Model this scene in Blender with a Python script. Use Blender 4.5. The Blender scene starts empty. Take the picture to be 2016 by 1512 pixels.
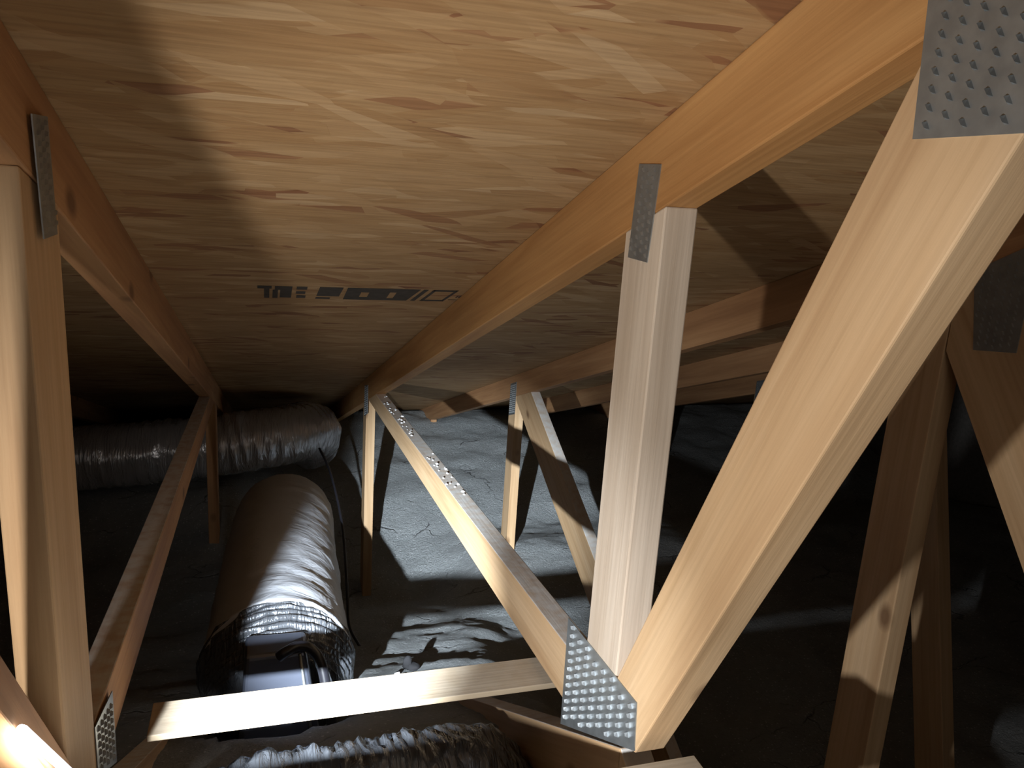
import bpy, bmesh, math, random
from mathutils import Vector, Matrix, noise as mnoise
random.seed(7)
scene = bpy.context.scene
COL = scene.collection

# ------------------------------------------------------------------ camera
cam_d = bpy.data.cameras.new('camera'); cam = bpy.data.objects.new('camera', cam_d); COL.objects.link(cam)
cam_d.sensor_width = 36.0; cam_d.lens = 1559.5/2016*36.0; cam_d.clip_start = 0.01; cam_d.clip_end = 50
YAW, PIT, ROL = .3113, -.2380, .0648
_r = Vector((math.cos(YAW), -math.sin(YAW), 0))
_f = Vector((math.sin(YAW)*math.cos(PIT), math.cos(YAW)*math.cos(PIT), math.sin(PIT)))
_u = _r.cross(_f)
R2 = _r*math.cos(ROL)+_u*math.sin(ROL); U2 = -_r*math.sin(ROL)+_u*math.cos(ROL)
cam.matrix_world = Matrix(((R2.x, U2.x, -_f.x, 0), (R2.y, U2.y, -_f.y, 0), (R2.z, U2.z, -_f.z, 0), (0, 0, 0, 1)))
scene.camera = cam

# ------------------------------------------------------------------ world and lights
w = bpy.data.worlds.new('attic_dark'); scene.world = w; w.use_nodes = True
w.node_tree.nodes['Background'].inputs[0].default_value = (.5, .45, .4, 1)
w.node_tree.nodes['Background'].inputs[1].default_value = 0.0
LP = Vector((-.25, .21, -.329))                    # the hand torch, held out to the left beyond the truss
def spot(name, loc, aim, power, size, blend, radius, col):
    d = bpy.data.lights.new(name, 'SPOT'); d.energy = power; d.spot_size = math.radians(size); d.spot_blend = blend
    d.shadow_soft_size = radius; d.color = col
    o = bpy.data.objects.new(name, d); COL.objects.link(o); o.location = loc
    o.rotation_euler = (Vector(aim)-Vector(loc)).to_track_quat('-Z', 'Y').to_euler()
    return o
spot('torch_core', LP, LP+Vector((.315, .865, -.334)), 950, 28, 1.0, .010, (.84, .93, 1.0))
spot('torch_beam', LP, (.38, 1.04, -.68), 44, 57, 1.0, .010, (.90, .95, 1.0))
spot('torch_spill', LP, LP+Vector((.75, .62, -.10)), 18.5, 124, .6, .010, (1.0, .95, .89))
hd = bpy.data.lights.new('fill_light', 'AREA'); hd.energy = 3.5; hd.size = .9; hd.color = (1, .90, .78)  # warm area light added behind the camera to lift the dark parts
ho = bpy.data.objects.new('fill_light', hd); COL.objects.link(ho); ho.location = (.15, -1.25, -.5)
ho.rotation_euler = (Vector((.1, .6, .15))-Vector(ho.location)).to_track_quat('-Z', 'Y').to_euler()

scene.view_settings.view_transform = 'Standard'; scene.view_settings.look = 'None'
scene.view_settings.gamma = 1; scene.view_settings.exposure = 0.0; scene.view_settings.use_curve_mapping = False

# ------------------------------------------------------------------ materials
def mat(name):
    m = bpy.data.materials.new(name); m.use_nodes = True
    nt = m.node_tree; nt.nodes.clear()
    out = nt.nodes.new('ShaderNodeOutputMaterial'); b = nt.nodes.new('ShaderNodeBsdfPrincipled')
    nt.links.new(b.outputs[0], out.inputs[0])
    return m, nt, b
def N(nt, t, **kw):
    n = nt.nodes.new(t)
    for k, v in kw.items():
        if k in n.inputs.keys() if hasattr(n.inputs, 'keys') else False: n.inputs[k].default_value = v
        else: setattr(n, k, v)
    return n
def ramp(nt, stops, interp='LINEAR'):
    r = nt.nodes.new('ShaderNodeValToRGB'); e = r.color_ramp.elements; r.color_ramp.interpolation = interp
    while len(e) < len(stops): e.new(.5)
    for k, (p, c) in enumerate(stops): e[k].position = p; e[k].color = c if len(c) == 4 else (*c, 1)
    return r
def mixc(nt, fac, a, b, mode='MIX'):
    m = nt.nodes.new('ShaderNodeMix'); m.data_type = 'RGBA'; m.blend_type = mode
    for s, v in ((m.inputs['Factor'], fac), (m.inputs['A'], a), (m.inputs['B'], b)):
        pass
    ins = [i for i in m.inputs if i.type == 'RGBA']; fi = m.inputs[0]
    for s, v in ((fi, fac), (ins[0], a), (ins[1], b)):
        if isinstance(v, (int, float)): s.default_value = v
        elif isinstance(v, tuple): s.default_value = v if len(v) == 4 else (*v, 1)
        else: nt.links.new(v, s)
    return [o for o in m.outputs if o.type == 'RGBA'][0]
def math_n(nt, op, a, b=None, c=None):
    n = nt.nodes.new('ShaderNodeMath'); n.operation = op
    for s, v in zip(n.inputs, (a, b, c)):
        if v is None: continue
        if isinstance(v, (int, float)): s.default_value = v
        else: nt.links.new(v, s)
    return n.outputs[0]
def objcoord(nt, scale=(1, 1, 1), offset=True):
    tc = nt.nodes.new('ShaderNodeTexCoord'); mp = nt.nodes.new('ShaderNodeMapping')
    src = tc.outputs['Object']
    if offset:
        oi = nt.nodes.new('ShaderNodeObjectInfo'); cx = nt.nodes.new('ShaderNodeCombineXYZ')
        for k, m in enumerate((37., 91., 53.)):
            nt.links.new(math_n(nt, 'MULTIPLY', oi.outputs['Random'], m), cx.inputs[k])
        va = nt.nodes.new('ShaderNodeVectorMath'); nt.links.new(src, va.inputs[0]); nt.links.new(cx.outputs[0], va.inputs[1])
        src = va.outputs[0]
    nt.links.new(src, mp.inputs['Vector']); mp.inputs['Scale'].default_value = scale
    return mp.outputs[0]

def wood(name, light, mid, dark, knot=(.12, .055, .025), dust=1.0):
    m, nt, b = mat(name)
    v = objcoord(nt, (26, 1.6, 26))
    n1 = N(nt, 'ShaderNodeTexNoise'); n1.inputs['Scale'].default_value = 1.0; n1.inputs['Detail'].default_value = 5; n1.inputs['Distortion'].default_value = .6
    nt.links.new(v, n1.inputs['Vector'])
    r1 = ramp(nt, [(.25, dark), (.5, mid), (.75, light)]); nt.links.new(n1.outputs['Fac'], r1.inputs[0])
    v2 = objcoord(nt, (3.5, 1.1, 3.5)); n2 = N(nt, 'ShaderNodeTexNoise'); n2.inputs['Scale'].default_value = 1.4; n2.inputs['Detail'].default_value = 2
    nt.links.new(v2, n2.inputs['Vector'])
    r2 = ramp(nt, [(.3, (.82, .78, .74)), (.7, (1.06, 1.04, 1.0))]); nt.links.new(n2.outputs['Fac'], r2.inputs[0])
    c = mixc(nt, 1.0, r1.outputs[0], r2.outputs[0], 'MULTIPLY')
    # fine fibre lines
    v3 = objcoord(nt, (160, 5, 160)); n3 = N(nt, 'ShaderNodeTexNoise'); n3.inputs['Scale'].default_value = 1; n3.inputs['Detail'].default_value = 3
    nt.links.new(v3, n3.inputs['Vector'])
    r3 = ramp(nt, [(.35, (.88, .86, .84)), (.6, (1, 1, 1))]); nt.links.new(n3.outputs['Fac'], r3.inputs[0])
    c = mixc(nt, .8, c, r3.outputs[0], 'MULTIPLY')
    # knots
    vk = objcoord(nt, (9, 5.5, 9)); vo = nt.nodes.new('ShaderNodeTexVoronoi'); vo.inputs['Scale'].default_value = 1; nt.links.new(vk, vo.inputs['Vector'])
    rk = ramp(nt, [(.07, (1, 1, 1)), (.17, (0, 0, 0))]); nt.links.new(vo.outputs['Distance'], rk.inputs[0])
    sel = N(nt, 'ShaderNodeSeparateColor'); nt.links.new(vo.outputs['Color'], sel.inputs[0])
    kf = math_n(nt, 'MULTIPLY', rk.outputs[0], math_n(nt, 'GREATER_THAN', sel.outputs[0], .45))
    c = mixc(nt, math_n(nt, 'MULTIPLY', kf, .75), c, knot)
    ge = nt.nodes.new('ShaderNodeNewGeometry'); sx = nt.nodes.new('ShaderNodeSeparateXYZ'); nt.links.new(ge.outputs['True Normal'], sx.inputs[0])
    nd = N(nt, 'ShaderNodeTexNoise'); nd.inputs['Scale'].default_value = 45; nd.inputs['Detail'].default_value = 4; nt.links.new(objcoord(nt), nd.inputs['Vector'])
    rd = ramp(nt, [(.3, (.45, .45, .45)), (.6, (.9, .9, .9))]); nt.links.new(nd.outputs['Fac'], rd.inputs[0])
    c = mixc(nt, math_n(nt, 'MULTIPLY', math_n(nt, 'GREATER_THAN', sx.outputs[2], .6), math_n(nt, 'MULTIPLY', rd.outputs[0], dust)), c, (.74, .74, .73))
    nt.links.new(c, b.inputs['Base Color']); b.inputs['Roughness'].default_value = .62; b.inputs['Specular IOR Level'].default_value = .3
    bp = nt.nodes.new('ShaderNodeBump'); bp.inputs['Strength'].default_value = .25; bp.inputs['Distance'].default_value = .002
    nt.links.new(n3.outputs['Fac'], bp.inputs['Height']); nt.links.new(bp.outputs[0], b.inputs['Normal'])
    return m
M_CHORD = wood('chord_pine', (.62, .36, .15), (.53, .29, .115), (.42, .21, .075))
M_WEB = wood('web_pine', (.72, .53, .34), (.64, .45, .27), (.52, .34, .19))
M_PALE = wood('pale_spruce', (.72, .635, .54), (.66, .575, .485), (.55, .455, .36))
M_STRIP = wood('planed_strip', (.42, .355, .265), (.375, .31, .225), (.32, .25, .175), dust=.12)
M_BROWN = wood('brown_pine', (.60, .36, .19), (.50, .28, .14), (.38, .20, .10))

def osb():
    m, nt, b = mat('osb_sheathing')
    col = None; hsum = None
    for k, (rot, sc, thr) in enumerate(((0.05, (6, 34, 1), 0), (-.22, (7, 30, 1), .45), (.28, (9, 40, 1), .55), (.02, (13, 60, 1), .6), (-.5, (9, 38, 1), .8))):
        tc = nt.nodes.new('ShaderNodeTexCoord'); mp0 = nt.nodes.new('ShaderNodeMapping'); mp0.inputs['Rotation'].default_value = (0, 0, rot); mp0.inputs['Location'].default_value = (k*3.7, k*1.9, 0)
        nt.links.new(tc.outputs['Object'], mp0.inputs[0])
        nz = N(nt, 'ShaderNodeTexNoise'); nz.inputs['Scale'].default_value = 9; nt.links.new(mp0.outputs[0], nz.inputs['Vector'])
        mx = nt.nodes.new('ShaderNodeVectorMath'); mx.operation = 'MULTIPLY_ADD'; nt.links.new(nz.outputs['Color'], mx.inputs[0]); mx.inputs[1].default_value = (.02, .012, 0); nt.links.new(mp0.outputs[0], mx.inputs[2])
        mp = nt.nodes.new('ShaderNodeMapping'); mp.inputs['Scale'].default_value = sc; nt.links.new(mx.outputs[0], mp.inputs[0])
        vo = nt.nodes.new('ShaderNodeTexVoronoi'); vo.voronoi_dimensions = '2D'; vo.inputs['Scale'].default_value = 1; vo.inputs['Randomness'].default_value = 1
        nt.links.new(mp.outputs[0], vo.inputs['Vector'])
        sp = N(nt, 'ShaderNodeSeparateColor'); nt.links.new(vo.outputs['Color'], sp.inputs[0])
        rc = ramp(nt, [(0, (.22, .10, .05)), (.05, (.27, .13, .065)), (.10, (.345, .205, .095)), (.5, (.385, .245, .122)), (.85, (.425, .275, .142)), (1, (.49, .345, .20))])
        nt.links.new(sp.outputs[0], rc.inputs[0])
        if col is None: col = rc.outputs[0]; hsum = sp.outputs[1]
        else:
            f = math_n(nt, 'GREATER_THAN', sp.outputs[2], thr)
            e = ramp(nt, [(.0, (1, 1, 1)), (.75, (1, 1, 1)), (.95, (0, 0, 0))]); nt.links.new(vo.outputs['Distance'], e.inputs[0])
            f = math_n(nt, 'MULTIPLY', math_n(nt, 'MULTIPLY', f, e.outputs[0]), .85)
            col = mixc(nt, f, col, rc.outputs[0])
            mh = nt.nodes.new('ShaderNodeMix'); nt.links.new(f, mh.inputs[0]); nt.links.new(hsum, mh.inputs[2]); nt.links.new(sp.outputs[1], mh.inputs[3]); hsum = mh.outputs[0]
    # fibre along the strands
    tc = nt.nodes.new('ShaderNodeTexCoord'); mp = nt.nodes.new('ShaderNodeMapping'); mp.inputs['Scale'].default_value = (9, 170, 1); nt.links.new(tc.outputs['Object'], mp.inputs[0])
    nz = N(nt, 'ShaderNodeTexNoise'); nz.inputs['Scale'].default_value = 1; nz.inputs['Detail'].default_value = 3; nt.links.new(mp.outputs[0], nz.inputs['Vector'])
    rr = ramp(nt, [(.3, (.74, .70, .66)), (.6, (1.04, 1.03, 1.0))]); nt.links.new(nz.outputs['Fac'], rr.inputs[0])
    col = mixc(nt, .75, col, rr.outputs[0], 'MULTIPLY')
    nt.links.new(col, b.inputs['Base Color']); b.inputs['Roughness'].default_value = .7; b.inputs['Specular IOR Level'].default_value = .25
    bp = nt.nodes.new('ShaderNodeBump'); bp.inputs['Strength'].default_value = .5; bp.inputs['Distance'].default_value = .003
    nt.links.new(math_n(nt, 'ADD', math_n(nt, 'MULTIPLY', hsum, .6), math_n(nt, 'MULTIPLY', nz.outputs['Fac'], .5)), bp.inputs['Height']); nt.links.new(bp.outputs[0], b.inputs['Normal'])
    return m
M_OSB = osb()

def insul(name, c0, c1, speck=True):
    m, nt, b = mat(name)
    v = objcoord(nt, (1, 1, 1), False)
    n1 = N(nt, 'ShaderNodeTexNoise'); n1.inputs['Scale'].default_value = 55; n1.inputs['Detail'].default_value = 7; n1.inputs['Roughness'].default_value = .75; nt.links.new(v, n1.inputs['Vector'])
    n2 = N(nt, 'ShaderNodeTexNoise'); n2.inputs['Scale'].default_value = 4; n2.inputs['Detail'].default_value = 3; nt.links.new(v, n2.inputs['Vector'])
    r = ramp(nt, [(.3, c0), (.7, c1)]); nt.links.new(math_n(nt, 'ADD', math_n(nt, 'MULTIPLY', n1.outputs['Fac'], .6), math_n(nt, 'MULTIPLY', n2.outputs['Fac'], .4)), r.inputs[0])
    col = r.outputs[0]
    if speck:
        vo = nt.nodes.new('ShaderNodeTexVoronoi'); vo.inputs['Scale'].default_value = 95; nt.links.new(v, vo.inputs['Vector'])
        s = N(nt, 'ShaderNodeSeparateColor'); nt.links.new(vo.outputs['Color'], s.inputs[0])
        f = math_n(nt, 'MULTIPLY', math_n(nt, 'GREATER_THAN', s.outputs[0], .78), math_n(nt, 'LESS_THAN', vo.outputs['Distance'], .28))
        col = mixc(nt, math_n(nt, 'MULTIPLY', f, .8), col, (.78, .80, .82))
        # cracks in the crust
        nw = N(nt, 'ShaderNodeTexNoise'); nw.inputs['Scale'].default_value = 7; nw.inputs['Detail'].default_value = 4; nt.links.new(v, nw.inputs['Vector'])
        va = nt.nodes.new('ShaderNodeVectorMath'); va.operation = 'MULTIPLY_ADD'; nt.links.new(nw.outputs['Color'], va.inputs[0]); va.inputs[1].default_value = (.25, .12, .1); nt.links.new(v, va.inputs[2])
        mpc = nt.nodes.new('ShaderNodeMapping'); mpc.inputs['Scale'].default_value = (2.6, 6.5, 4); nt.links.new(va.outputs[0], mpc.inputs[0])
        vc = nt.nodes.new('ShaderNodeTexVoronoi'); vc.feature = 'DISTANCE_TO_EDGE'; vc.inputs['Scale'].default_value = 1; nt.links.new(mpc.outputs[0], vc.inputs['Vector'])
        rc = ramp(nt, [(.0, (1, 1, 1)), (.016, (0, 0, 0))]); nt.links.new(vc.outputs['Distance'], rc.inputs[0])
        gate = ramp(nt, [(.52, (0, 0, 0)), (.60, (1, 1, 1))]); nt.links.new(n2.outputs['Fac'], gate.inputs[0])
        crack = math_n(nt, 'MULTIPLY', rc.outputs[0], gate.outputs[0])
        col = mixc(nt, math_n(nt, 'MULTIPLY', crack, .55), col, (.05, .05, .055))
    nt.links.new(col, b.inputs['Base Color']); b.inputs['Roughness'].default_value = .8; b.inputs['Specular IOR Level'].default_value = .35
    bp = nt.nodes.new('ShaderNodeBump'); bp.inputs['Strength'].default_value = 1.0; bp.inputs['Distance'].default_value = .02
    n9 = N(nt, 'ShaderNodeTexNoise'); n9.inputs['Scale'].default_value = 130; n9.inputs['Detail'].default_value = 4; nt.links.new(v, n9.inputs['Vector'])
    h = math_n(nt, 'ADD', n1.outputs['Fac'], math_n(nt, 'MULTIPLY', n9.outputs['Fac'], .5))
    if speck: h = math_n(nt, 'SUBTRACT', h, math_n(nt, 'MULTIPLY', crack, .8))
    nt.links.new(h, bp.inputs['Height']); nt.links.new(bp.outputs[0], b.inputs['Normal'])
    return m
M_INS = insul('grey_insulation', (.34, .37, .385), (.50, .53, .55))

def foil(name, base, metal, rough, bump, sc=(14, 60, 60), dist=.012):
    m, nt, b = mat(name)
    v = objcoord(nt, sc)
    n1 = N(nt, 'ShaderNodeTexNoise'); n1.inputs['Scale'].default_value = 1; n1.inputs['Detail'].default_value = 4; n1.inputs['Distortion'].default_value = 1.2; nt.links.new(v, n1.inputs['Vector'])
    b.inputs['Base Color'].default_value = (*base, 1); b.inputs['Metallic'].default_value = metal; b.inputs['Roughness'].default_value = rough
    b.inputs['Coat Weight'].default_value = .6 if metal > 0 else .15; b.inputs['Coat Roughness'].default_value = .12
    bp = nt.nodes.new('ShaderNodeBump'); bp.inputs['Strength'].default_value = bump; bp.inputs['Distance'].default_value = dist
    nt.links.new(n1.outputs['Fac'], bp.inputs['Height']); nt.links.new(bp.outputs[0], b.inputs['Normal']); nt.links.new(bp.outputs[0], b.inputs['Coat Normal'])
    return m
M_FOIL = foil('crinkled_foil', (.13, .14, .16), .5, .26, .9, (70, 12, 12))
M_FOIL2 = foil('foil_jacket', (.55, .55, .58), .5, .24, .8, (60, 10, 10))
M_JACKET = foil('grey_vapour_jacket', (.52, .545, .60), .0, .55, .3, (14, 26, 14))
M_SHEET = foil('sheet_metal', (.15, .17, .23), .7, .34, .1, (5, 5, 5))

def plain(name, c, rough=.6, metal=0., spec=.5, em=None, es=0):
    m, nt, b = mat(name); b.inputs['Base Color'].default_value = (*c, 1); b.inputs['Roughness'].default_value = rough
    b.inputs['Metallic'].default_value = metal; b.inputs['Specular IOR Level'].default_value = spec
    n1 = N(nt, 'ShaderNodeTexNoise'); n1.inputs['Scale'].default_value = 60; n1.inputs['Detail'].default_value = 3
    nt.links.new(objcoord(nt), n1.inputs['Vector'])
    r = ramp(nt, [(.3, tuple(x*.85 for x in c)), (.7, tuple(min(1, x*1.12) for x in c))]); nt.links.new(n1.outputs['Fac'], r.inputs[0]); nt.links.new(r.outputs[0], b.inputs['Base Color'])
    if em: b.inputs['Emission Color'].default_value = (*em, 1); b.inputs['Emission Strength'].default_value = es
    return m
M_STEEL = plain('galvanised_steel', (.34, .37, .39), .42, .75)
M_BLACK = plain('black_rubber', (.015, .015, .02), .35)
M_INK = plain('black_ink', (.075, .068, .062), .8, 0, .1)
M_WHITE = plain('white_flecks', (.80, .82, .84), .6)
M_CLUMP = plain('dark_lint', (.02, .02, .022), .95, 0, .1)
M_DRYWALL = plain('drywall', (.5, .5, .48), .9)
M_BOARD = plain('grey_board', (.22, .21, .20), .9)
M_GLOW = plain('white_glow', (.9, .93, 1), .3, 0, .5, (.92, .95, 1.0), 2.2)  # emissive colour of the added streak in the corner

# ------------------------------------------------------------------ helpers
def tag(o, label=None, cat=None, group=None, kind=None):
    if label: o['label'] = label
    if cat: o['category'] = cat
    if group: o['group'] = group
    if kind: o['kind'] = kind
    return o
def empty(name, loc=(0, 0, 0)):
    o = bpy.data.objects.new(name, None); o.empty_display_size = .05; COL.objects.link(o); o.location = loc; return o
def link(name, bm, m, parent=None, smooth=False):
    bmesh.ops.recalc_face_normals(bm, faces=bm.faces[:])
    me = bpy.data.meshes.new(name); bm.to_mesh(me); bm.free(); me.materials.append(m)
    if smooth:
        for p in me.polygons: p.use_smooth = True
    o = bpy.data.objects.new(name, me); COL.objects.link(o)
    if parent: o.parent = parent
    return o
def lumber(name, poly, x0, t, m, parent=None, ang=None, bev=.0018, twist=0):
    """board whose side outline is a polygon in the (Y, Z) plane, thickness t along X; local Y runs along the grain"""
    cx = sum(p[0] for p in poly)/len(poly); cz = sum(p[1] for p in poly)/len(poly)
    if ang is None:
        best = 0
        for i in range(len(poly)):
            a, b = poly[i], poly[(i+1) % len(poly)]; L = math.hypot(b[0]-a[0], b[1]-a[1])
            if L > best: best = L; ang = math.atan2(b[1]-a[1], b[0]-a[0])
    c, s = math.cos(-ang), math.sin(-ang)
    bm = bmesh.new(); lo = []; hi = []
    for (y, z) in poly:
        ly = c*(y-cx)-s*(z-cz); lz = s*(y-cx)+c*(z-cz)
        lo.append(bm.verts.new((-t/2, ly, lz))); hi.append(bm.verts.new((t/2, ly, lz)))
    bm.faces.new(lo); bm.faces.new(hi[::-1]); n = len(poly)
    for i in range(n): bm.faces.new((lo[i], lo[(i+1) % n], hi[(i+1) % n], hi[i]))
    bmesh.ops.recalc_face_normals(bm, faces=bm.faces[:])
    bmesh.ops.bevel(bm, geom=bm.edges[:], offset=bev, segments=2, affect='EDGES', profile=.5)
    o = link(name, bm, m, parent)
    o.location = (x0+t/2, cx, cz)
    o.rotation_euler = (ang, 0, 0)
    if twist: o.rotation_euler = (Matrix.Rotation(twist, 3, 'Z') @ Matrix.Rotation(ang, 3, 'X')).to_euler()
    return o
def inside(poly, y, z):
    r = False; j = len(poly)-1
    for i in range(len(poly)):
        a, b = poly[i], poly[j]
        if (a[1] > z) != (b[1] > z) and y < (b[0]-a[0])*(z-a[1])/(b[1]-a[1])+a[0]: r = not r
        j = i
    return r
def plate(poly, x, side, parent, dy=.0125, dz=.0082, rise=.0022, ang=0.0, name='gusset_plate'):
    """toothed steel connector plate on the face x, standing out towards side (-1/+1), with rows of punched teeth"""
    bm = bmesh.new(); t = .0012*side
    a = [bm.verts.new((x, y, z)) for y, z in poly]; b = [bm.verts.new((x+t, y, z)) for y, z in poly]; n = len(poly)
    bm.faces.new(a); bm.faces.new(b[::-1])
    for i in range(n): bm.faces.new((a[i], a[(i+1) % n], b[(i+1) % n], b[i]))
    ys = [p[0] for p in poly]; zs = [p[1] for p in poly]
    cy, cz = sum(ys)/n, sum(zs)/n; R = max(max(ys)-min(ys), max(zs)-min(zs))
    ca, sa = math.cos(ang), math.sin(ang); k = 0
    i = -R
    while i < R:
        j = -R+(dz/2 if k % 2 else 0)
        while j < R:
            y = cy+ca*i-sa*j; z = cz+sa*i+ca*j
            ok = all(inside(poly, y+oy, z+oz) for oy, oz in ((-.004, -.004), (.004, .004), (-.004, .004), (.004, -.004)))
            if ok:
                # a slanted burr beside its slot
                e = [(-.0026, -.0030, 0), (.0026, .0030, 0)]
                hw = .0014
                q = []
                for (oy, oz) in ((-.0030, -.0026), (-.0030+2*hw, -.0026), (.0030, .0026), (.0030-2*hw, .0026)):
                    q.append(bm.verts.new((x+t, y+ca*oy-sa*oz, z+sa*oy+ca*oz)))
                tp = [bm.verts.new((x+t+rise*side, y+ca*oy-sa*oz, z+sa*oy+ca*oz)) for oy, oz in ((-.0012, -.0016), (.0012, .0016))]
                bm.faces.new((q[0], q[1], tp[0])); bm.faces.new((q[1], q[2], tp[1], tp[0])); bm.faces.new((q[2], q[3], tp[1])); bm.faces.new((q[3], q[0], tp[0], tp[1]))
            j += dz
        i += dy; k += 1
    return link(name, bm, M_STEEL, parent)
def tube(bm, pts, r, seg=16, cap=True, rfun=None):
    pts = [Vector(p) for p in pts]; rings = []
    up = Vector((0, 0, 1))
    for i, p in enumerate(pts):
        d = (pts[min(i+1, len(pts)-1)]-pts[max(i-1, 0)]).normalized()
        s = d.cross(up)
        if s.length < .15: s = d.cross(Vector((1, 0, 0)))
        s.normalize(); u2 = s.cross(d).normalized(); up = u2
        ring = []
        for k in range(seg):
            a = 2*math.pi*k/seg
            rr = rfun(i, a, p) if rfun else r
            ring.append(bm.verts.new(p+s*math.cos(a)*rr+u2*math.sin(a)*rr))
        rings.append(ring)
    for i in range(len(rings)-1):
        for k in range(seg): bm.faces.new((rings[i][k], rings[i][(k+1) % seg], rings[i+1][(k+1) % seg], rings[i+1][k]))
    if cap: bm.faces.new(rings[0]); bm.faces.new(rings[-1][::-1])
def boxbm(bm, x0, x1, y0, y1, z0, z1):
    v = [bm.verts.new((x, y, z)) for x in (x0, x1) for y in (y0, y1) for z in (z0, z1)]
    for f in ((0, 1, 3, 2), (4, 6, 7, 5), (0, 4, 5, 1), (2, 3, 7, 6), (0, 2, 6, 4), (1, 5, 7, 3)): bm.faces.new([v[i] for i in f])

# ------------------------------------------------------------------ shell
S = .3586; ZC = .2644; HH = .089*math.sqrt(1+S*S)          # roof slope, chord soffit at Y=0, chord depth
X0, X1, Y0, Y1 = -2.4, 3.9, -1.5, 5.3
ceil = empty('ceiling'); tag(ceil, kind='structure')
ca = math.atan(-S)
bm = bmesh.new(); L0 = Y0/math.cos(ca); L1 = Y1/math.cos(ca)
boxbm(bm, X0, X1, L0, L1, 0, .0111)
bpy.data.objects.remove(ceil)
ceil = link('ceiling', bm, M_OSB); ceil.location = (0, 0, ZC+HH); ceil.rotation_euler = (ca, 0, 0); tag(ceil, kind='structure')
def shell(name, *a, m=M_BOARD):
    b2 = bmesh.new(); boxbm(b2, *a); return tag(link(name, b2, m), kind='structure')
shell('floor', X0, X1, Y0, Y1, -2.5, -2.46, m=M_DRYWALL)
shell('wall_left', X0-.02, X0, Y0, Y1, -2.46, 1.0)
shell('wall_right', X1, X1+.02, Y0, Y1, -2.46, 1.0)
shell('wall_back', X0, X1, Y1, Y1+.02, -2.46, -1.52)
shell('wall_front', X0, X1, Y0-.02, Y0, -2.46, .92)

# printed stamp on the sheathing (worn block lettering), lying flat on the underside
bm = bmesh.new()
def onroof(x, y): return (x, y/math.cos(ca), -.0004)
def quad(pts):
    bm.faces.new([bm.verts.new(onroof(x, y)) for x, y in pts])
ya, yb = 1.562, 1.668
def rect(x0, x1, f0=0., f1=1., sk=0.):
    a, b = ya+(yb-ya)*f0, ya+(yb-ya)*f1
    quad([(x0+sk*f0, a), (x1+sk*f0, a), (x1+sk*f1, b), (x0+sk*f1, b)])
# block letters T H, then E, a shaded bar with star cut-outs, an outlined parallelogram, small words
rect(-.012, .014, .0, .22); rect(.0, .010, .22, 1); rect(.020, .052, .0, .3); rect(.016, .026, .3, 1); rect(.030, .052, .3, .95)
rect(.060, .080, .0, .25); rect(.060, .078, .38, .6); rect(.062, .080, .72, .95)
rect(.103, .148, .0, .75, -.003); rect(.103, .132, .85, 1, -.003)
rect(.156, .186, .0, 1, .0); rect(.186, .202, .0, .35); rect(.186, .202, .75, 1)
rect(.202, .243, .0, 1); rect(.243, .256, .0, .3); rect(.243, .256, .8, 1)
quad([(.256, ya), (.300, ya), (.288, yb), (.256, yb)])
quad([(.306, ya), (.316, ya), (.306, yb), (.296, yb)])
for a, b in (((.326, .0), (.378, .14)), ((.318, .86), (.368, 1.0))): quad([(a[0], ya+(yb-ya)*a[1]), (b[0], ya+(yb-ya)*a[1]), (b[0]-.002, ya+(yb-ya)*b[1]), (a[0]-.002, ya+(yb-ya)*b[1])])
quad([(.326, ya), (.333, ya), (.324, yb), (.316, yb)]); quad([(.371, ya), (.378, ya), (.368, yb), (.361, yb)])
for x in (.390, .3915+.004, .402, .410, .418): quad([(x-.004, ya+.048), (x, ya+.048), (x-.001, ya+.066), (x-.005, ya+.066)])
quad([(.375, ya+.085), (.425, ya+.085), (.425, ya+.090), (.375, ya+.090)])
stamp = link('printed_stamp', bm, M_INK, ceil); tag(stamp, 'faded black block stamp')
stamp.data.update()

# insulation: a blown blanket over the vaulted ceiling, banked up to the eave
PL = [(-1.4, -1.75), (-.2, -1.23), (.45, -.80), (.72, -.70), (1.1, -.912), (1.6, -1.135), (2.2, -1.385), (2.6, -1.56), (3.1, -1.755), (3.45, -1.66), (3.8, -1.53), (4.2, -1.495), (4.5, -1.47), (4.75, -1.435), (5.3, -1.45)]
PR = [(-1.4, -1.57), (1.4, -1.57), (2.6, -1.55), (3.05, -1.53), (3.5, -1.62), (3.8, -1.555), (4.2, -1.515), (4.5, -1.49), (4.75, -1.455), (5.3, -1.46)]
PD = [(-1.4, -1.75), (-.2, -1.23), (.45, -.80), (.72, -.70), (1.1, -.912), (1.6, -1.13), (2.2, -1.36), (2.6, -1.45), (3.1, -1.47), (3.5, -1.36), (3.8, -1.36), (4.2, -1.42), (4.5, -1.47), (4.75, -1.46), (5.3, -1.47)]
D1 = [(-1.6, 3.52, -1.24), (-.9, 3.5, -1.20), (-.3, 3.52, -1.17), (.05, 3.6, -1.15), (.21, 3.82, -1.20), (.23, 4.05, -1.34)]
D2 = [(.022, 1.66, -1.090), (.028, 1.95, -1.122), (.042, 2.35, -1.158), (.058, 2.68, -1.192), (.066, 2.85, -1.245), (.07, 2.92, -1.38), (.07, 2.93, -1.62)]
D3 = [(-.155, .985, -1.05), (-.10, .98, -.93), (.0, .972, -.892), (.15, .975, -.890), (.27, 1.0, -.905), (.335, 1.04, -.97), (.34, 1.06, -1.1)]
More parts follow.
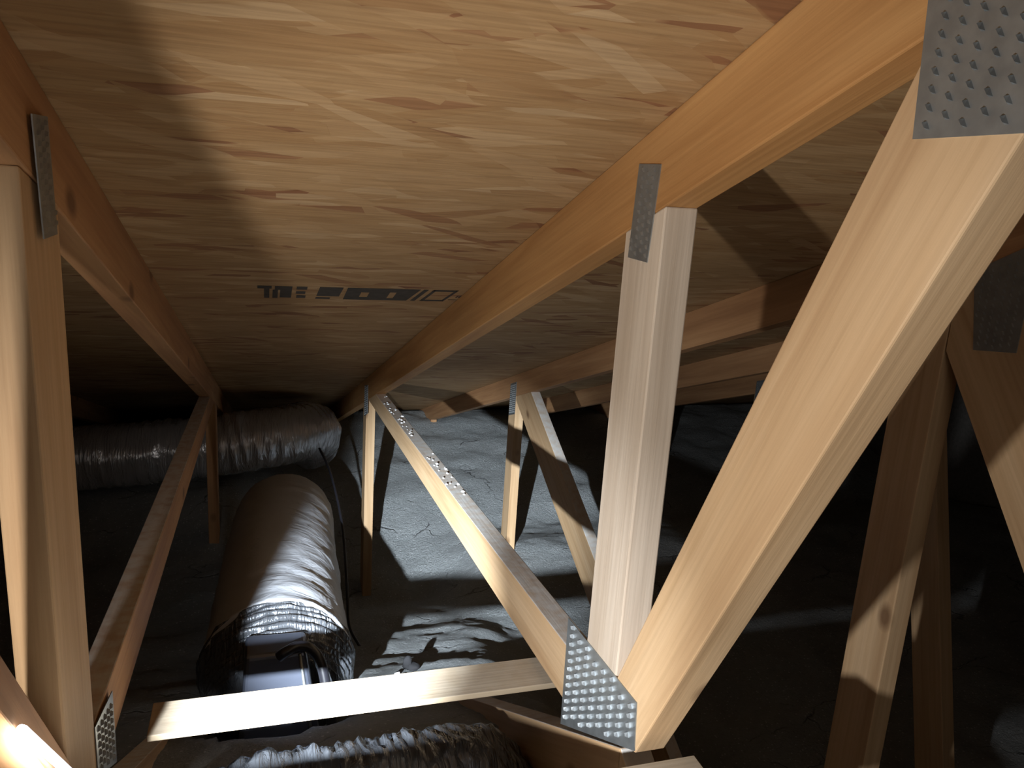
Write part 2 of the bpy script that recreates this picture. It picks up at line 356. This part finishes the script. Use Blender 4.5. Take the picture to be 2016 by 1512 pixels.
def spline(ctrl, n):
    c = [Vector(p) for p in ctrl]; c = [2*c[0]-c[1]]+c+[2*c[-1]-c[-2]]; out = []
    seg = len(c)-3
    for i in range(n+1):
        t = i/n*seg; k = min(int(t), seg-1); u = t-k
        a, b, d, e = c[k], c[k+1], c[k+2], c[k+3]
        out.append(.5*((2*b)+(-a+d)*u+(2*a-5*b+4*d-e)*u*u+(-a+3*b-3*d+e)*u**3))
    return out
TROUGH = [(spline(D1, 60), .155), (spline(D2, 40), .186), (spline(D3, 40), .118), ([Vector((.02, 1.52+.01*k, -1.10)) for k in range(12)], .18)]
def press(x, y, z):
    for pts, r in TROUGH:
        for p in pts:
            d2 = (p.x-x)**2+(p.y-y)**2
            if d2 < r*r: z = min(z, p.z-math.sqrt(r*r-d2))
    if -.10 < x < .14 and 1.40 < y < 1.66: z = min(z, -1.215)
    return z
def pw(P, y):
    if y <= P[0][0]: return P[0][1]
    for a, b in zip(P, P[1:]):
        if y <= b[0]:
            t = (y-a[0])/(b[0]-a[0]); t = t*.5+(t*t*(3-2*t))*.5
            return a[1]+(b[1]-a[1])*t
    return P[-1][1]
def sstep(a, b, x):
    t = max(0, min(1, (x-a)/(b-a))); return t*t*(3-2*t)
def ground(x, y):
    l = pw(PL, y); r = pw(PR, y); d = pw(PD, y)
    z = d+(l-d)*sstep(-.15, .2, x)
    xe = .50+.12*sstep(1.2, 2.8, y)
    z = z+(r-z)*sstep(xe, xe+.45, x)
    v = Vector((x, y, 0))
    z += .016*mnoise.noise(v*5.5)+.007*mnoise.noise(v*13+Vector((3, 1, 0)))+.006*mnoise.noise(v*29)
    cap = ZC+HH-S*y-.012
    return press(x, y, min(z, cap))
bm = bmesh.new(); nx, ny = 250, 270; gx0, gx1, gy0, gy1 = -2.35, 3.85, -1.4, 5.28
# finer steps near the middle
def fx(i): return gx0+(gx1-gx0)*i/nx
def fy(j): return gy0+(gy1-gy0)*j/ny
grid = [[bm.verts.new((fx(i), fy(j), ground(fx(i), fy(j)))) for j in range(ny+1)] for i in range(nx+1)]
for i in range(nx):
    for j in range(ny): bm.faces.new((grid[i][j], grid[i+1][j], grid[i+1][j+1], grid[i][j+1]))
ins = link('blown_insulation', bm, M_INS, None, True)
tag(ins, 'grey crusted blown insulation covering the attic floor and banked at the eave', 'insulation', kind='stuff')

# ------------------------------------------------------------------ trusses
T = .038
def ch(y): return ZC-S*y
def sc_truss(x0, label, detail=1, pside=-1, dshift=0., twist=0., cmat=M_CHORD, pmat=M_WEB, bmat=M_WEB):
    """vaulted truss: chord under the roof, bottom chords falling away from the joint at Y=.7"""
    r = empty('roof_truss', (x0, .75, ch(.75))); tag(r, label, 'roof truss', 'wooden roof trusses with vaulted bottom chords')
    off = Vector((x0, .75, ch(.75)))
    parts = []
    P = lambda n, poly, m, **k: parts.append(lumber(n, poly, x0, T, m, None, **k))
    P('top_chord', [(-1.1, ch(-1.1)), (5.15, ch(5.15)), (5.15, ch(5.15)+HH), (-1.1, ch(-1.1)+HH)], cmat)
    bc = lambda y: -.607-.6*(y-.72)
    P('bottom_chord', [(.72, bc(.72)-.02), (3.9, bc(3.9)), (3.9, bc(3.9)-.104), (.72, bc(.72)-.104)], M_WEB)
    bn = lambda y: -.627+.6*(y-.72)
    P('bottom_chord', [(.72, bn(.72)), (.72, bn(.72)-.104), (-.7, bn(-.7)-.104), (-.7, bn(-.7))], M_WEB)
    P('web', [(.7501, -.615), (.8391, -.668), (.8391, ch(.8391)), (.7501, ch(.7501))], pmat, ang=math.pi/2, twist=twist)
    P('web', [(.87, -.6835), (3.093, -.8448), (2.874, -.7662), (.855, -.601)], bmat, ang=math.atan2(-.0735, 1))
    P('web', [(3.15, ch(3.15)), (3.239, ch(3.239)), (3.239, -2.05), (3.15, -2.0)], bmat, ang=math.pi/2)
    d = dshift
    if pside < 0 or d == 0: P('web', [(.686, -.607), (.745, -.607), (.7480, -.553), (.425, ch(.425)), (.292, ch(.292))], M_WEB, ang=math.atan2(2.0, -1))
    else: P('web', [(.750, -.617), (.778, -.607), (.195, ch(.195)), (.118, ch(.118))], M_BROWN, ang=math.atan2(1.5, -1))
    P('web', [(3.30, -1.86), (4.76, ch(4.76)), (4.90, ch(4.90)), (3.30, -1.97)], M_BROWN, ang=math.atan2(.45, 1.5))
    P('web', [(4.90, ch(4.90)), (4.98, ch(4.98)), (4.98, -2.2), (4.90, -2.2)], M_BROWN, ang=math.pi/2)
    xf = x0 if pside < 0 else x0+T+(.0034 if twist else 0)
    parts.append(plate([(.768, .037), (.819, .038), (.825, -.064), (.777, -.065)], xf, pside, None, .0125, .009))
    if pside < 0:
        parts.append(plate([(.903, -.561), (.692, -.546), (.685, -.603), (.897, -.724)], xf, pside, None, .0255, .0125, .004))
        parts.append(plate([(.428+d, .048), (.345+d, .048), (.30+d, .19), (.44+d, .19)], xf, pside, None, .014, .0105, .003))
    else:
        parts.append(plate([(.935, -.615), (.835, -.592), (.835, -.655), (.935, -.715)], xf, pside, None, .017, .010, .003))
    parts.append(plate([(3.10, ch(3.10)-.06), (3.20, ch(3.2)-.065), (3.20, ch(3.2)+.07), (3.10, ch(3.1)+.06)], x0, -1, None, .0125, .009))
    for p in parts: p.parent = r; p.location = Vector(p.location)-off
    return r
def fl_truss(x0, label, cmat=M_CHORD, pmat=M_WEB, near=True):
    """deeper truss with a flat bottom chord"""
    r = empty('roof_truss', (x0, .95, ch(.95))); tag(r, label, 'roof truss', 'wooden roof trusses with flat bottom chords')
    off = Vector((x0, .95, ch(.95))); parts = []
    P = lambda n, poly, m, **k: parts.append(lumber(n, poly, x0, T, m, None, **k))
    P('top_chord', [(-1.1, ch(-1.1)), (5.15, ch(5.15)), (5.15, ch(5.15)+HH), (-1.1, ch(-1.1)+HH)], cmat)
    P('bottom_chord', [(-1.3, -1.70), (5.1, -1.70), (5.1, -1.789), (-1.3, -1.789)], M_WEB)
    if near: P('web', [(.952, ch(.952)), (1.041, ch(1.041)), (1.041, -1.70), (.952, -1.70)], pmat, ang=math.pi/2)
    else: P('web', [(1.57, ch(1.57)), (1.66, ch(1.66)), (1.285, -1.70), (1.19, -1.70)], pmat, ang=math.atan2(3.8, 1))
    if near: P('web', [(.950, ch(.95)-.03), (.950, ch(.95)-.10-.02), (-.16, -1.70), (-.31, -1.70), (.82, ch(.82)), (.91, ch(.91))], pmat, ang=math.atan2(1.32, 1))
    P('web', [(3.052, ch(3.052)), (3.141, ch(3.141)), (3.141, -1.70), (3.052, -1.70)], pmat, ang=math.pi/2)
    if near: P('web', [(2.87, ch(2.87)), (3.05, ch(3.05)), (3.05, ch(3.05)-.02), (1.31, -1.70), (1.10, -1.70), (1.08, -1.66)], pmat, ang=math.atan2(.49, 1))
    P('web', [(4.75, ch(4.75)), (4.83, ch(4.83)), (4.83, -1.70), (4.75, -1.70)], M_BROWN, ang=math.pi/2)
    if near: parts.append(plate([(.83, -.175), (.90, -.185), (.925, -.07), (.83, -.02)], x0, -1, None, .0125, .009))
    parts.append(plate([(3.055, ch(3.05)-.08), (3.135, ch(3.13)-.08), (3.135, ch(3.13)+.06), (3.055, ch(3.05)+.06)], x0, -1, None, .0125, .009))
    for p in parts: p.parent = r; p.location = Vector(p.location)-off
    return r
XR = .3941; SP = .6163
T1 = sc_truss(XR, 'bright torchlit roof truss with big wedge-shaped toothed plate, right of the centre bay', pside=-1, pmat=M_PALE)
TL = sc_truss(XR-SP, 'shadowed roof truss at the left edge, its tan upright standing closest to the frame edge', pside=1, dshift=-.068, twist=math.radians(-4.5), cmat=M_BROWN, bmat=M_BROWN)
TL2 = sc_truss(XR-2*SP, 'dark roof truss hidden behind the tan upright on the far left', pside=1)
T2 = fl_truss(1.004, 'dim roof truss just right of the torchlit one, with a shadow-striped upright', cmat=M_BROWN)
T3 = fl_truss(1.614, 'second dim roof truss beyond the torchlit one, nearly lost in the dark', cmat=M_BROWN, near=False)
T4 = fl_truss(2.224, 'farthest roof truss on the right, only its top chord and thin webs showing', cmat=M_BROWN, near=False)

# ------------------------------------------------------------------ loose boards
def flatboard(name, x0, x1, y0, y1, z0, z1, m, rz=0):
    """board lying along X; local Y along the grain"""
    b2 = bmesh.new(); L = x1-x0; W = y1-y0
    boxbm(b2, -W/2, W/2, -L/2, L/2, -(z1-z0)/2, (z1-z0)/2)
    bmesh.ops.recalc_face_normals(b2, faces=b2.faces[:]); bmesh.ops.bevel(b2, geom=b2.edges[:], offset=.0012, segments=2, affect='EDGES', profile=.5)
    o = link(name, b2, m); o.location = ((x0+x1)/2, (y0+y1)/2, (z0+z1)/2); o.rotation_euler = (0, 0, -math.pi/2+rz); return o
b = flatboard('lateral_brace', -.150, .425, .9665, 1.0365, -.7165, -.7075, M_STRIP)
tag(b, 'pale thin board lit almost white, lying across the bay above the foil duct', 'board', 'lateral braces')
b = flatboard('lateral_brace', -.165, .447, .561, .649, -.627, -.589, M_STRIP)
tag(b, 'pinkish board end poking in at the bottom edge below the toothed plate', 'board', 'lateral braces')

# ------------------------------------------------------------------ ducts
def duct(name, ctrl, r, n, m, label, rip=.008, pitch=.02, rough=.006, seg=40, group='flexible ducts'):
    root = empty(name, ctrl[0]); tag(root, label, 'duct', group)
    pts = spline(ctrl, n); L = 0; acc = [0]
    for a, c in zip(pts, pts[1:]): L += (c-a).length; acc.append(L)
    def rf(i, a, p):
        ph = acc[i]/pitch*2*math.pi
        return r+rip*math.sin(ph+a)*(.6+.4*math.sin(a*2+acc[i]*9))+rough*mnoise.noise(Vector((acc[i]*22, math.cos(a)*2.6, math.sin(a)*2.6)))+rough*.6*mnoise.noise(Vector((acc[i]*60, math.cos(a)*5, math.sin(a)*5)))
    b2 = bmesh.new(); tube(b2, pts, r, seg, True, rf)
    o = link('jacket', b2, m, root, True); o.location = -Vector(ctrl[0])
    return root, pts
d1, _ = duct('flexible_duct', D1, .135, 260, M_FOIL2,
    'dark foil flexible duct with glinting wrinkles running across behind the left truss', .004, .045, .007)
d2, _ = duct('flexible_duct', D2, .168, 110, M_JACKET,
    'smooth grey jacketed duct with a rounded far end, lying down the middle slope', .0, .05, .005)
b2 = bmesh.new()
cp = spline([(.022, 1.59, -1.12), (.022, 1.65, -1.10), (.022, 1.71, -1.09)], 60)
tube(b2, cp, .16, 44, True, lambda i, a, p: .171+.004*math.sin(i*1.05)+.009*mnoise.noise(Vector((i*.35, math.cos(a)*4, math.sin(a)*4)))-.03*(1-i/60)**2)
o = link('foil_collar', b2, M_FOIL, d2, True); o.location = -Vector((.022, 1.66, -1.085)); tag(o, 'wrinkled shiny foil collar')
d3, _ = duct('flexible_duct', D3, .098, 240, M_FOIL,
    'crinkled silver foil duct at the bottom edge, under the pale board', .0028, .017, .014)

# sheet metal boot at the lower end of the grey duct
root = empty('duct_boot', (.02, 1.56, -1.05)); tag(root, 'silver sheet metal duct boot just behind the pale board', 'duct boot')
b2 = bmesh.new()
def trap(bm_, top, bot):
    t = [bm_.verts.new(p) for p in top]; q = [bm_.verts.new(p) for p in bot]
    bm_.faces.new(t); bm_.faces.new(q[::-1])
    for i in range(4): bm_.faces.new((t[i], t[(i+1) % 4], q[(i+1) % 4], q[i]))
trap(b2, [(-.045, 1.49, -.938), (.074, 1.49, -.938), (.078, 1.58, -.945), (-.045, 1.58, -.942)], [(-.062, 1.44, -1.16), (.108, 1.44, -1.16), (.108, 1.60, -1.2), (-.062, 1.60, -1.2)])
bmesh.ops.recalc_face_normals(b2, faces=b2.faces[:]); bmesh.ops.bevel(b2, geom=b2.edges[:], offset=.01, segments=3, affect='EDGES', profile=.5)
o = link('boot_body', b2, M_SHEET, root); o.location = -Vector((.02, 1.56, -1.05))
b2 = bmesh.new(); tube(b2, [(.062, 1.487, -.942), (.076, 1.463, -1.05), (.090, 1.436, -1.15)], .0035, 10)
o = link('seam', b2, M_STEEL, root, True); o.location = -Vector((.02, 1.56, -1.05))
b2 = bmesh.new(); tube(b2, spline([(.020, 1.475, -.937), (.034, 1.475, -.927), (.06, 1.49, -.926), (.085, 1.49, -.936), (.104, 1.475, -.965), (.116, 1.45, -1.03), (.128, 1.42, -1.11)], 60), .0105, 12)
tag(link('rubber_hose', b2, M_BLACK, None, True), 'short black rubber hose hooked over the silver duct boot', 'hose')
b2 = bmesh.new(); tube(b2, spline([(.20, 3.02, -1.02), (.232, 2.94, -1.08), (.252, 2.82, -1.15), (.258, 2.66, -1.20), (.255, 2.5, -1.27), (.252, 2.40, -1.33), (.25, 2.30, -1.38), (.275, 2.2, -1.40)], 90), .0048, 8)
tag(link('black_cable', b2, M_BLACK, None, True), 'thin black cable running down beside the grey jacketed duct', 'cable')

# ------------------------------------------------------------------ lint and flecks
def lump(bm_, c, r, sq=(1, 1, 1), sd=0):
    g = bmesh.ops.create_icosphere(bm_, subdivisions=2, radius=r)
    for v in g['verts']:
        k = 1+.45*mnoise.noise(v.co*(1.6/r)+Vector((sd, sd*2, 0)))
        v.co = Vector((v.co.x*sq[0], v.co.y*sq[1], v.co.z*sq[2]))*k+Vector(c)
b2 = bmesh.new(); gz = ground(.335, 1.75); lump(b2, (.335, 1.75, gz+.020), .012, (1, .8, 1.6), 3); lump(b2, (.348, 1.745, gz+.010), .014, (1.3, 1, .7), 9)
tag(link('lint_clump', b2, M_CLUMP, None, True), 'small dark clump of lint on the insulation above the pale board', 'lint')
for k, (x, y, s) in enumerate(((.302, 1.70, .006), (.315, 1.69, .005), (.325, 1.66, .009))):
    b2 = bmesh.new(); lump(b2, (x, y, ground(x, y)+s*.6), s, (1.3, .8, .8), k)
    tag(link('foam_scrap', b2, M_WHITE, None, True), ('upper left white scrap near the dark lint clump', 'small middle white scrap near the dark lint clump', 'largest white scrap, nearest the pale board')[k], 'scrap', 'white scraps by the lint clump')
b2 = bmesh.new(); rnd = random.Random(4)
for k in range(46):
    y = rnd.choice((2.75, 2.6, 2.45, 2.25, 1.9, 1.75, 1.6))+rnd.uniform(-.09, .09); x = XR+.004+rnd.random()*.03
    zt = -.601+(ch(2.874)+.601)*(y-.855)/(2.874-.855)
    lump(b2, (x, y, zt+.001), rnd.uniform(.0015, .0042), (1, 1.4, .6), k)
tag(link('insulation_flecks', b2, M_WHITE, None, True), 'white flecks scattered along the top of the long sloping web', 'flecks', kind='stuff')

# ------------------------------------------------------------------ slim emissive tube with a dark end, added for the bright corner streak
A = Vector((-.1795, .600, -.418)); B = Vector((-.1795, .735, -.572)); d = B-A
root = empty('glow_strip', A); tag(root, 'slim white glowing strip added in the bottom left corner, beside the tan upright', 'work light')
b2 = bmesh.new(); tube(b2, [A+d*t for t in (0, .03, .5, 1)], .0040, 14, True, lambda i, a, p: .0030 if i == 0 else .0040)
o = link('glowing_tube', b2, M_GLOW, root, True); o.location = -A
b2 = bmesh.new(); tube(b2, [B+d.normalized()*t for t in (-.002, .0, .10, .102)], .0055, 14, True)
o = link('dark_end', b2, M_BLACK, root, True); o.location = -A
